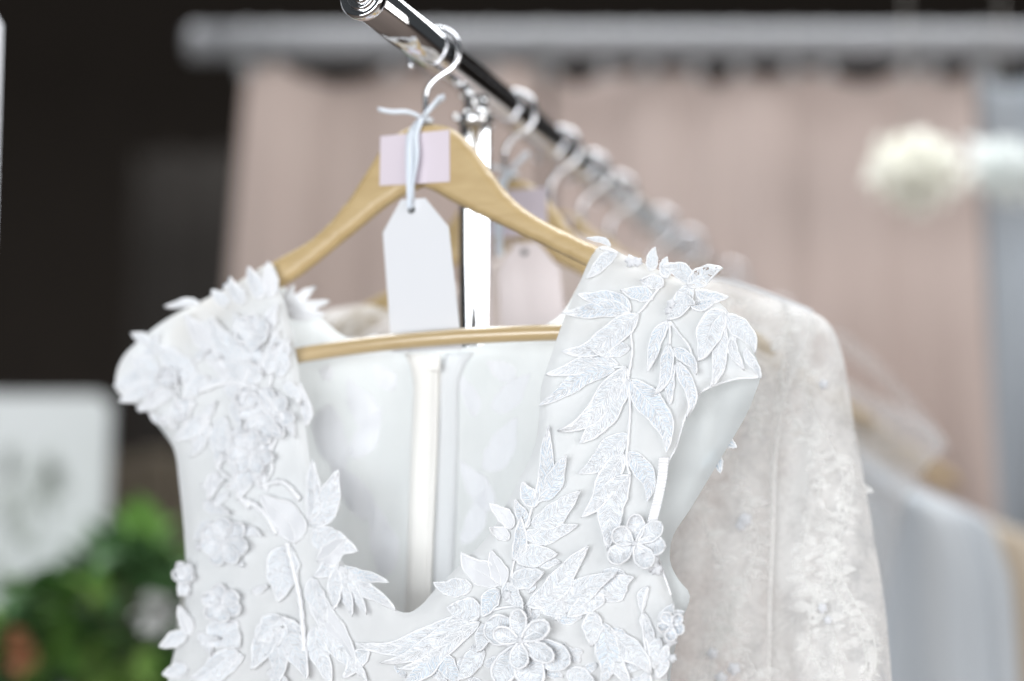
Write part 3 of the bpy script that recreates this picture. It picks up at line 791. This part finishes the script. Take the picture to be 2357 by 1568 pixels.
# --- zip
def strip(name, ctr, halfw, lift, mat, thick=0.0012, sf=bsurf):
    sp = spline(ctr, 14); V = []; F = []
    for i, p in enumerate(sp):
        t = i / (len(sp) - 1)
        hw = halfw(t) if callable(halfw) else halfw
        for q in (-1, -0.33, 0.33, 1):
            uu = p.x + q * hw
            V.append(P(uu, p.y, sf(uu, p.y) - lift))
    for i in range(len(sp) - 1):
        for j in range(3): F.append((i * 4 + j, i * 4 + j + 1, (i + 1) * 4 + j + 1, (i + 1) * 4 + j))
    o = mesh_obj(name, V, [f[::-1] for f in F], M[mat], dress); solid(o, thick)
    return o
strip('zip_tape', [(968, 812), (982, 868), (978, 1000), (968, 1250), (960, 1440)], lambda t: lerp(38, 30, min(1, t * 8)), 0.0026, 'zip')
strip('zip_tape', [(1058, 812), (1034, 868), (1030, 1000), (1022, 1250), (1014, 1440)], lambda t: lerp(32, 24, min(1, t * 8)), 0.0020, 'tulle')
tube('zip_teeth', [P(p.x, p.y, bsurf(p.x, p.y) - 0.0042) for p in spline([(1003, 840), (1002, 1000), (992, 1250), (984, 1440)], 10)], lambda t: 0.0022 * (1 + 0.15 * math.sin(t * 200)), M['zip'], dress, 8)
zc = P(1001, 836, bsurf(1001, 836) - 0.010)
zo = mesh_obj('zip_slider', *box_data(zc, ED * 0.0042, RD * 0.0022, ZU * 0.0060), M['zip'], dress, smooth=False); bevel(zo, 0.0012)
# --- ribbed hanging loop at the armhole
sp = spline([(1528, 1052), (1524, 1100), (1514, 1150), (1500, 1206)], 3.2)
V = []; F = []
for i, p in enumerate(sp):
    rdg = 0.0006 * (1 if i % 2 else 0)
    for q in (-11, 11):
        V.append(P(p.x + q, p.y, surf(p.x, p.y) - 0.004 - rdg))
for i in range(len(sp) - 1): F.append((2 * i, 2 * i + 2, 2 * i + 3, 2 * i + 1))
o = mesh_obj('hanging_loop', V, F, M['rib'], dress, smooth=False); solid(o, 0.0008)
# lace points peeping past the armhole
for (b, t, w) in (((1668, 1010), (1694, 1030), 22), ((1650, 1042), (1658, 1088), 26), ((1640, 1060), (1622, 1082), 14)):
    leaf(dress, b, t, w, 0.05, 'leaf', 'stitch_blue', -0.004, 0.0, sf=bsurf)

# ================================================================== LONG-SLEEVED LACE DRESS (second hanger)
S2 = SH[1]
lace = thing('lace_dress', P(1200, 900, plane_d(1200, 900, S2)), 'sheer long-sleeved white lace dress behind the leafy white dress', 'dress')
def cloth_pillow(name, outline, half, R, step, mat, shift, parent, fold=0.006, fs=70.0, seed=0.0, mirror=False, off=0.0):
    ov, od, of = triangulate(outline, step)
    V = []; F = []
    c0 = HK + RD * shift
    def fin(p):
        if mirror:
            r = p - c0
            return p - ED * (2 * r.dot(ED))
        return p
    for sgn in (1, -1):
        base = len(V)
        for p, d in zip(ov, od):
            k = min(1, d / R)
            h = half * math.sqrt(max(0, 1 - (1 - k) ** 2)) * sgn
            h += fold * k * (math.sin(p.x / fs * 6.28 + 0.006 * p.y + seed + sgn) * 0.6 + ripple(p.x * 2, p.y * 0.5, 120, seed + sgn))
            V.append(fin(onp(p.x, p.y, h + off, shift)))
        for f in of:
            q = tuple(i + base for i in f)
            F.append(q[::-1] if (sgn > 0) != mirror else q)
    return mesh_obj(name, V, F, M[mat], parent)
BODY2 = [(1330, 760), (1420, 690), (1500, 648), (1600, 640), (1690, 652), (1800, 690), (1872, 722), (1880, 770), (1840, 850), (1806, 940), (1792, 1060), (1796, 1200), (1806, 1400), (1812, 1700), (1700, 1702), (1400, 1702), (1200, 1702), (1100, 1700), (1000, 1200), (1000, 960), (1100, 880), (1230, 830)]
SLEEVE2 = [(1796, 692), (1870, 718), (1914, 752), (1942, 830), (1962, 950), (1988, 1100), (2014, 1250), (2038, 1400), (2052, 1560), (2060, 1700), (1990, 1702), (1840, 1702), (1770, 1700), (1762, 1400), (1764, 1200), (1768, 1060), (1784, 940), (1800, 850), (1806, 770)]
for mir in (False, True):
    cloth_pillow('bodice' if not mir else 'bodice', BODY2, 0.035, 160, 24, 'lace', S2, lace, 0.007, 110, 1.0, mir)
    cloth_pillow('sleeve', SLEEVE2, 0.032, 110, 20, 'lace', S2, lace, 0.006, 80, 2.0, mir)
R2_EDGE = [(690, 1796), (718, 1870), (752, 1914), (830, 1942), (950, 1962), (1100, 1988), (1250, 2014), (1400, 2038), (1560, 2052), (1700, 2060)]
def ssurf2(u, v):
    k = max(0.0, min(1.0, (lerp_curve(R2_EDGE, v) - u) / 110))
    return plane_d(u, v, S2) - 0.003 - 0.033 * math.sqrt(max(0, 1 - (1 - k) ** 2))
for pts in ([(1872, 722), (1850, 800), (1810, 900), (1786, 1040), (1780, 1200), (1772, 1400), (1768, 1690)],):
    tube('sleeve_seam', [P(p.x, p.y, ssurf2(p.x, p.y)) for p in spline(pts, 20)], 0.0014, M['lace'], lace, 6)
tube('shoulder_seam', [onp(p.x, p.y, 0.004, S2) for p in spline([(1600, 641), (1690, 652), (1800, 690), (1872, 720)], 20)], 0.0016, M['petal'], lace, 6)
for (u, v) in ((1705, 1210), (1893, 1400), (1906, 1428), (1660, 1562), (1640, 1505), (1690, 1540), (1896, 885), (1716, 1196)):
    bud(lace, u, v, random.uniform(9, 16), ssurf2, 0.0, 'petal', 'petal_puff')
def flat_leaf(b, t, w, sf):
    C, HW, NR, L = leaf_shape(b, t, w, 0.05, 'leaf', 6)
    V = []; F = []
    for i in range(7):
        for sg in (-1, 0, 1):
            p = C[i] + NR[i] * (HW[i] * sg)
            V.append(P(p.x, p.y, sf(p.x, p.y) - (0.0012 if sg == 0 else 0.0004)))
    for i in range(6):
        for j in (0, 1): F.append((i * 3 + j, i * 3 + j + 1, i * 3 + j + 4, i * 3 + j + 3))
    return V, F
rv = random.Random(17)
for (u0, v0, nst, dr) in ((1650, 1120, 17, 0.02), (1720, 1040, 20, -0.03), (1840, 930, 24, 0.10), (1876, 830, 28, 0.13), (1930, 1060, 19, 0.13), (1700, 1330, 10, 0.1), (1610, 1400, 8, 0.1), (1880, 1240, 12, 0.05), (1780, 720, 8, 0.3), (1700, 690, 12, 0.05)):
    prt = []; pth = []
    for k in range(nst):
        vv = v0 + k * 27; uu = u0 + dr * (vv - v0) + 30 * math.sin(k * 0.42 + u0)
        pth.append(P(uu, vv, ssurf2(uu, vv) - 0.0006))
        for sd in (-1, 1):
            if rv.random() < 0.12: continue
            L = rv.uniform(18, 58); a = math.radians(90 + sd * rv.uniform(15, 100))
            prt.append(flat_leaf((uu, vv), (uu + L * math.cos(a), vv + L * math.sin(a) * 0.8), L * 0.5, ssurf2))
    prt.append(tube_data(pth, 0.0008, 5, True))
    mesh_obj('lace_vine', *join_data(prt), M['vine'], lace)

# ================================================================== GOWNS FURTHER ALONG THE RAIL
def gown(name, label, cat, shift, widths, thick, mat, group=None, folds=7, seed=0, length=1.35, top=0.072, slope=0.55, swell=0.10, partname='skirt'):
    rnd = random.Random(seed)
    c = HK + RD * shift
    t = thing(name, Vector((c.x, c.y, c.z - length)), label, cat, group)
    N = 96; rows = 44; V = []; F = []
    ph = [rnd.uniform(0, 6.28) for _ in range(4)]
    for i in range(rows + 1):
        q = i / rows; z = -top - (length - top) * q ** 1.25
        Wd = lerp_curve(widths, q); T = lerp_curve(thick, q)
        for j in range(N):
            a = 2 * math.pi * j / N
            k = 1 + swell * min(1, q * 3) * (math.sin(folds * a + ph[0]) * 0.6 + math.sin((folds * 2 + 1) * a + ph[1] + q * 2) * 0.35)
            s = Wd * math.cos(a) * (1 + (k - 1) * 0.25); d = T * math.sin(a) * k
            zz = z - slope * abs(s) * max(0, 1 - q * 4)
            V.append(c + ED * s + RD * d + ZU * zz)
    for i in range(rows):
        for j in range(N):
            F.append((i * N + j, i * N + (j + 1) % N, (i + 1) * N + (j + 1) % N, (i + 1) * N + j))
    o = mesh_obj(partname, V, F, M[mat], t)
    solid(o, 0.001)
    return t
wd = [(0, 0.19), (0.1, 0.21), (0.3, 0.17), (0.5, 0.20), (1, 0.30)]
th = [(0, 0.012), (0.1, 0.022), (0.3, 0.03), (1, 0.05)]
for k, (mt, lab) in {2: ('blush', 'pale blush gown on the third hanger, seen through the lace dress'), 3: ('tulle', 'white gown on the fourth hanger, mostly hidden behind the lace dress'),
                     4: ('blush', 'blush gown on the fifth hanger, mostly hidden behind the lace dress'), 6: ('tulle', 'white gown on the seventh hanger, just in front of the grey-blue gown')}.items():
    gown('hanging_gown', lab, 'dress', SH[k], [(a, w * 0.86) for a, w in wd], th, mt, 'gowns further along the chrome rail', seed=k)
og = gown('organza_gown', 'see-through organza gown with a drooping pale shoulder, right of the lace dress', 'dress', SH[5], [(0, 0.20), (0.06, 0.27), (0.12, 0.29), (0.22, 0.25), (0.4, 0.20), (1, 0.22)], th, 'organza', 'gowns further along the chrome rail', seed=31)
tube('shoulder_band', [onp(p.x, p.y, 0.02, SH[5]) for p in spline([(1930, 780), (2010, 842), (2090, 925), (2146, 990), (2176, 1036)], 20)], lambda t: 0.008 * (1 - 0.4 * t), M['organza'], og, 10)
gown('satin_gown', 'blurred grey-blue satin gown near the lower right corner', 'dress', SH[7], [(0, 0.09), (0.06, 0.11), (0.12, 0.15), (0.17, 0.20), (0.22, 0.27), (0.3, 0.295), (0.5, 0.30), (1, 0.34)], [(0, 0.02), (0.1, 0.05), (1, 0.09)], 'greyblue', 'gowns further along the chrome rail', folds=9, seed=52, swell=0.34)
gown('satin_gown', 'blurred tan satin gown at the right edge, behind the grey-blue one', 'dress', SH[8], [(0, 0.09), (0.06, 0.11), (0.12, 0.15), (0.17, 0.21), (0.22, 0.29), (0.3, 0.32), (0.5, 0.325), (1, 0.40)], [(0, 0.02), (0.1, 0.05), (1, 0.08)], 'tan', 'gowns further along the chrome rail', folds=9, seed=63, swell=0.3)

# ================================================================== BACKGROUND: RAIL WITH DRAPES
DB = 2.75
def bgp(u, v, d=DB): return P(u, v, d)
q0 = bgp(462, 100); q1 = bgp(462, 100) + Vector((2.3, 0, 0))
q1.z = q0.z
rb = thing('curtain_rail', Vector((q0.x + 0.8, q0.y, 0)), 'thick grey horizontal rail across the blurred background', 'rail')
tube('rail', [q0 + (q1 - q0) * (i / 10) for i in range(11)], 0.0245, M['greyrail'], rb, 32)
mesh_obj('end_cap', *lathe_data(q0, Vector((-1, 0, 0)), [(-0.002, 0.0245), (0.006, 0.0255), (0.016, 0.022), (0.020, 0.010)], 24), M['greyrail'], rb)
for sx in (0.12, 2.2):
    p = q0 + Vector((sx, 0.14, 0))
    tube('post', [Vector((p.x, p.y, z)) for z in (0, 0.5, 1.0, q0.z)], 0.02, M['charcoal'], rb, 16)
    tube('bracket', [Vector((p.x, p.y - 0.14 * i / 3, q0.z)) for i in range(4)], 0.008, M['charcoal'], rb, 10)
def drape(label, us, sags, mat, edge_l=0.0, seed=0, length=1.75, dy=0.0):
    """cloth hung from rings at plan positions us along the rail"""
    pxm = DB / FPX
    c = bgp((us[0] + us[-1]) / 2, 150)
    t = thing('drape', Vector((c.x, c.y, max(0.02, c.z - length))), label, 'curtain', 'drapes hung from the background rail')
    NX = int((us[-1] - us[0]) / 9); NZ = 40; V = []; F = []
    rnd = random.Random(seed); ph = [rnd.uniform(0, 6.28) for _ in range(4)]
    for i in range(NZ + 1):
        q = i / NZ
        for j in range(NX + 1):
            u = us[0] + (us[-1] - us[0]) * j / NX
            k = 0
            while k < len(us) - 2 and u > us[k + 1]: k += 1
            f = (u - us[k]) / (us[k + 1] - us[k])
            sag = sags[k] * 4 * f * (1 - f)
            ztop = q0.z - 0.030 - sag * pxm
            z = ztop - length * q ** 1.1 if length < q0.z - 0.05 else ztop - (ztop - 0.02) * q ** 1.1
            x = CAM.x + (u - W0 / 2) * pxm
            amp = 0.010 + 0.017 * min(1, q * 2.5)
            y = q0.y + dy + amp * (math.sin(u / 41 + ph[0] + 0.8 * q) * 0.6 + math.sin(u / 97 + ph[1]) * 0.8 + noise.noise(Vector((u / 60, q * 2.5, seed))) * 0.9)
            x -= edge_l * q * (1 - j / NX)
            V.append(Vector((x, y, z)))
    for i in range(NZ):
        for j in range(NX):
            a = i * (NX + 1) + j
            F.append((a, a + NX + 1, a + NX + 2, a + 1))
    o = mesh_obj('cloth', V, F, M[mat], t); solid(o, 0.002)
    for u in us:
        x = CAM.x + (u - W0 / 2) * pxm
        cc = Vector((x, q0.y, q0.z - 0.004))
        mesh_obj('ring', *tube_data(circ(cc, 0.0285, 0, 2 * math.pi, 28, Vector((0.15, 0.99, 0)), ZU)[:-1], 0.0030, 8, False, True), M['ring'], t)
        mesh_obj('clip', *box_data(Vector((x, q0.y - 0.006, q0.z - 0.040)), Vector((0.008, 0, 0)), Vector((0, 0.004, 0)), Vector((0, 0, 0.011))), M['ring'], t, smooth=False)
    return t
drape('dusty pink drape behind the hanger, hung at the left of the background rail', [572, 640, 905, 1010, 1130, 1250], [8, 42, 10, 10, 12], 'dusty', 0.08, 1)
drape('paler pink drape in the middle right of the background rail', [1268, 1390, 1490, 1600, 1700, 1820, 1900, 2080, 2140, 2245], [34, 10, 10, 40, 30, 8, 34, 8, 30], 'dusty_pale', 0.0, 2, dy=0.02)
drape('pale slate drape at the right edge of the background rail', [2268, 2420, 2600], [30, 30], 'slate', 0.0, 3, dy=0.03)
# charcoal drape beside the pink one
p = P(490, 500, 4.2)
V = []; F = []
for i in range(13):
    for j in range(25):
        V.append(Vector((p.x - 0.16 + 0.34 * j / 24, p.y + 0.03 * math.sin(j * 0.9) + 0.02 * math.sin(j * 2.1 + i * 0.2), 2.35 - 2.33 * i / 12)))
for i in range(12):
    for j in range(24): F.append((i * 25 + j, (i + 1) * 25 + j, (i + 1) * 25 + j + 1, i * 25 + j + 1))
o = mesh_obj('dark_curtain', V, F, M['charcoal']); solid(o, 0.003)
tag(o, 'narrow charcoal curtain in the dark, left of the dusty pink drape', 'curtain')

# blurred glows imitated by clusters of pale discs in front of the drapes
for (u, v, r, mt, lab) in ((2100, 395, 0.070, 'glow_cream', 'cream glow, out of focus, built as a cluster of pale discs before the pale pink drape'), (2322, 392, 0.062, 'glow_white', 'whiter glow cut by the right edge, built as a cluster of pale discs before the slate drape')):
    c = P(u, v, 2.45); rp = random.Random(int(u))
    t = thing('glow_spot', c - ZU * r, lab, 'glow_spot', 'glows before the drapes')
    parts = []
    wide = 1.2 if mt == 'glow_cream' else 1.1
    for k in range(520):
        o_ = Vector((rp.gauss(0, 1) * wide, rp.gauss(0, 1), rp.gauss(0, 1))) * (r * 0.23)
        if o_.length > r * 1.5: continue
        d = Vector((rp.gauss(0, 1), rp.gauss(0, 1), rp.gauss(0, 1))).normalized()
        e = d.orthogonal().normalized(); g = d.cross(e); q = r * rp.uniform(0.10, 0.17)
        parts.append(([c + o_ + e * (q * math.cos(j * 1.047)) + g * (q * math.sin(j * 1.047)) + d * (q * 0.15 * (j % 2)) for j in range(6)], [(0, 1, 2, 3, 4, 5)]))
    tf = mesh_obj('glow_discs', *join_data(parts), M[mt], t, smooth=False)
    tf['kind'] = 'stuff'
    tube('cord', [c + ZU * (0.8 * i / 6) for i in range(7)], 0.001, M['glow_cord'], t, 6)  # invented cord for the glow cluster to hang from

# ================================================================== LEFT BACKGROUND
# whitewashed board on legs
DBO = 2.75
def rounded(x0, z0, x1, z1, r, n=8):
    pts = []
    for (cx, cz, a0) in ((x1 - r, z1 - r, 0), (x0 + r, z1 - r, 90), (x0 + r, z0 + r, 180), (x1 - r, z0 + r, 270)):
        for i in range(n + 1):
            a = math.radians(a0 + 90 * i / n)
            pts.append((cx + r * math.cos(a), cz + r * math.sin(a)))
    return pts
tr = P(254, 908, DBO); bl = P(-420, 1420, DBO)
t = thing('sign_board', Vector(((tr.x + bl.x) / 2, tr.y, 0)), 'white rounded sign board with faint grey-green strokes, behind the shrub', 'sign')
pts = rounded(bl.x, bl.z, tr.x, tr.z, 0.022)
n = len(pts)
V = [Vector((x, tr.y, z)) for x, z in pts] + [Vector((x, tr.y + 0.018, z)) for x, z in pts]
F = [tuple(range(n)), tuple(range(n, 2 * n))[::-1]] + [(i, i + n, (i + 1) % n + n, (i + 1) % n) for i in range(n)]
mesh_obj('board', V, F, M['board'], t, smooth=False)
rnd = random.Random(4)
for k, (u0, v0, u1, v1) in enumerate(((20, 1030, 30, 1230), (42, 1010, 34, 1110), (80, 1060, 100, 1180), (112, 1040, 120, 1120), (132, 1020, 126, 1200), (60, 1120, 50, 1260), (90, 1200, 82, 1280), (14, 1260, 10, 1330), (150, 1080, 146, 1150))):
    pp = [P(lerp(u0, u1, i / 6) + 7 * math.sin(i * 1.7 + k), lerp(v0, v1, i / 6), DBO) for i in range(7)]
    pp = [Vector((q.x, tr.y - 0.0025, q.z)) for q in pp]
    V = []; F = []
    for i, q in enumerate(pp):
        w = 0.009 * math.sin(math.pi * (i + 0.4) / 6.8) + 0.001
        V += [q - Vector((w, 0, 0)), q + Vector((w, 0, 0))]
    for i in range(6): F.append((2 * i, 2 * i + 2, 2 * i + 3, 2 * i + 1))
    o = mesh_obj('painted_stroke', V, F, M['strokes'], t); solid(o, 0.0008)
for x in (bl.x + 0.06, tr.x - 0.06):
    tube('leg', [Vector((x, tr.y + 0.03, z)) for z in (0, 0.4, 0.8, bl.z + 0.15)], 0.012, M['board'], t, 12)
# weathered plank fence panel behind
pc = P(330, 1040, 3.1)
t = thing('plank_panel', Vector((pc.x, pc.y, 0)), 'weathered brown plank panel, dim, between the sign board and the white dress', 'panel')
for k in range(4):
    x = pc.x - 0.10 + k * 0.062
    o = mesh_obj('plank', *box_data(Vector((x, pc.y, pc.z / 2 - 0.01 * (k % 2))), Vector((0.029, 0, 0)), Vector((0, 0.01, 0)), Vector((0, 0, pc.z / 2))), M['taupe'], t, smooth=False)
    bevel(o, 0.004)
mesh_obj('batten', *box_data(Vector((pc.x, pc.y + 0.022, 1.0)), Vector((0.13, 0, 0)), Vector((0, 0.01, 0)), Vector((0, 0, 0.03))), M['taupe'], t, smooth=False)
# shrub in a pot
rnd = random.Random(11)
DS = 2.45
sc = P(180, 1500, DS)
t = thing('leafy_shrub', Vector((sc.x, sc.y, 0)), 'green leafy shrub with a few blossoms in the lower left corner', 'shrub')
mesh_obj('pot', *lathe_data(Vector((sc.x, sc.y, 0)), ZU, [(0, 0.13), (0.02, 0.135), (0.34, 0.17), (0.37, 0.18), (0.40, 0.18), (0.40, 0.165), (0.37, 0.16)], 32), M['pot'], t)
for k in range(9):
    a = k * 0.7; r0 = 0.05; r1 = rnd.uniform(0.08, 0.17)
    top = sc + Vector((r1 * math.cos(a) * 1.2, r1 * math.sin(a), rnd.uniform(-0.06, 0.10)))
    b0 = Vector((sc.x + r0 * math.cos(a), sc.y + r0 * math.sin(a), 0.36))
    tube('stem', [b0.lerp(top, i / 6) + Vector((0.015 * math.sin(i + k), 0.015 * math.cos(i * 1.3 + k), 0)) for i in range(7)], lambda q: 0.007 * (1 - 0.7 * q), M['stem'], t, 7)
def leaf_blade(c, d, up, L, W):
    sd = d.cross(up).normalized(); nn = sd.cross(d).normalized()
    V = []
    for tt, ww, dz in ((0, 0.05, 0), (0.25, 0.8, 0.03), (0.5, 1, 0.04), (0.78, 0.65, 0.0), (1, 0.03, -0.08)):
        m_ = c + d * (L * tt) + nn * (L * dz)
        V += [m_ - sd * (W * ww / 2) + nn * (W * 0.12 * ww), m_, m_ + sd * (W * ww / 2) + nn * (W * 0.12 * ww)]
    F = []
    for i in range(4):
        for j in range(2): F.append((i * 3 + j, i * 3 + j + 1, i * 3 + j + 4, i * 3 + j + 3))
    return V, F
def top_of(u):   # outline of the shrub's crown in plan units
    return lerp_curve([(-60, 1500), (40, 1400), (110, 1340), (200, 1330), (260, 1270), (330, 1215), (390, 1290), (440, 1400)], u)
parts = []; mi = []
for k in range(900):
    u = rnd.uniform(-120, 470)
    vt = top_of(u)
    v = vt + (1900 - vt) * rnd.random() ** 1.6
    d = DS + rnd.uniform(-0.16, 0.22)
    c = P(u, v, d)
    dr = Vector((rnd.uniform(-1, 1), rnd.uniform(-1, 0.6), rnd.uniform(-0.3, 1))).normalized()
    L = rnd.uniform(0.035, 0.075)
    vv, ff = leaf_blade(c, dr, ZU if abs(dr.z) < 0.95 else RIGHT, L, L * rnd.uniform(0.45, 0.65))
    parts.append((vv, ff))
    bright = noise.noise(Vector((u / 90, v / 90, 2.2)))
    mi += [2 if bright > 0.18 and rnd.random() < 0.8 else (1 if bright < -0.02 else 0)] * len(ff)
V, F = join_data(parts)
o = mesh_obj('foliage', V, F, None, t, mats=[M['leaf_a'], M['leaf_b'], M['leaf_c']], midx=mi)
o['kind'] = 'stuff'
def blossom(u, v, r, mat, name):
    c = P(u, v, DS - 0.20)
    pr = []
    for k in range(9):
        a = k * 2.4
        dr = (Vector((math.cos(a), -0.9, math.sin(a)))).normalized()
        pr.append(leaf_blade(c, dr, ZU if abs(dr.z) < 0.9 else RIGHT, r, r * 0.8))
    mesh_obj(name, *join_data(pr), M[mat], t)
blossom(52, 1512, 0.026, 'orange', 'salmon_blossom')
blossom(40, 1470, 0.018, 'orange', 'salmon_blossom')
blossom(362, 1412, 0.034, 'whitefl', 'white_blossom')
# white card edge at the far left
pz = [(7, 58), (-4, 400), (-20, 900), (-420, 900), (-420, -300), (-190, -270)]
V = [P(u, v, 1.62) for u, v in pz] + [P(u, v, 1.625) for u, v in pz]
n = len(pz)
t = thing('placard', Vector((P(-200, 900, 1.62).x, P(-200, 900, 1.62).y, 0)), 'corner of a white placard just peeping in at the left edge', 'placard')
mesh_obj('card', V, [tuple(range(n))[::-1], tuple(range(n, 2 * n))] + [((i + 1) % n, i, i + n, (i + 1) % n + n) for i in range(n)], M['card'], t, smooth=False)
pb = P(-220, 890, 1.64)
tube('pole', [Vector((pb.x, pb.y, pb.z * i / 4)) for i in range(5)], 0.008, M['charcoal'], t, 10)
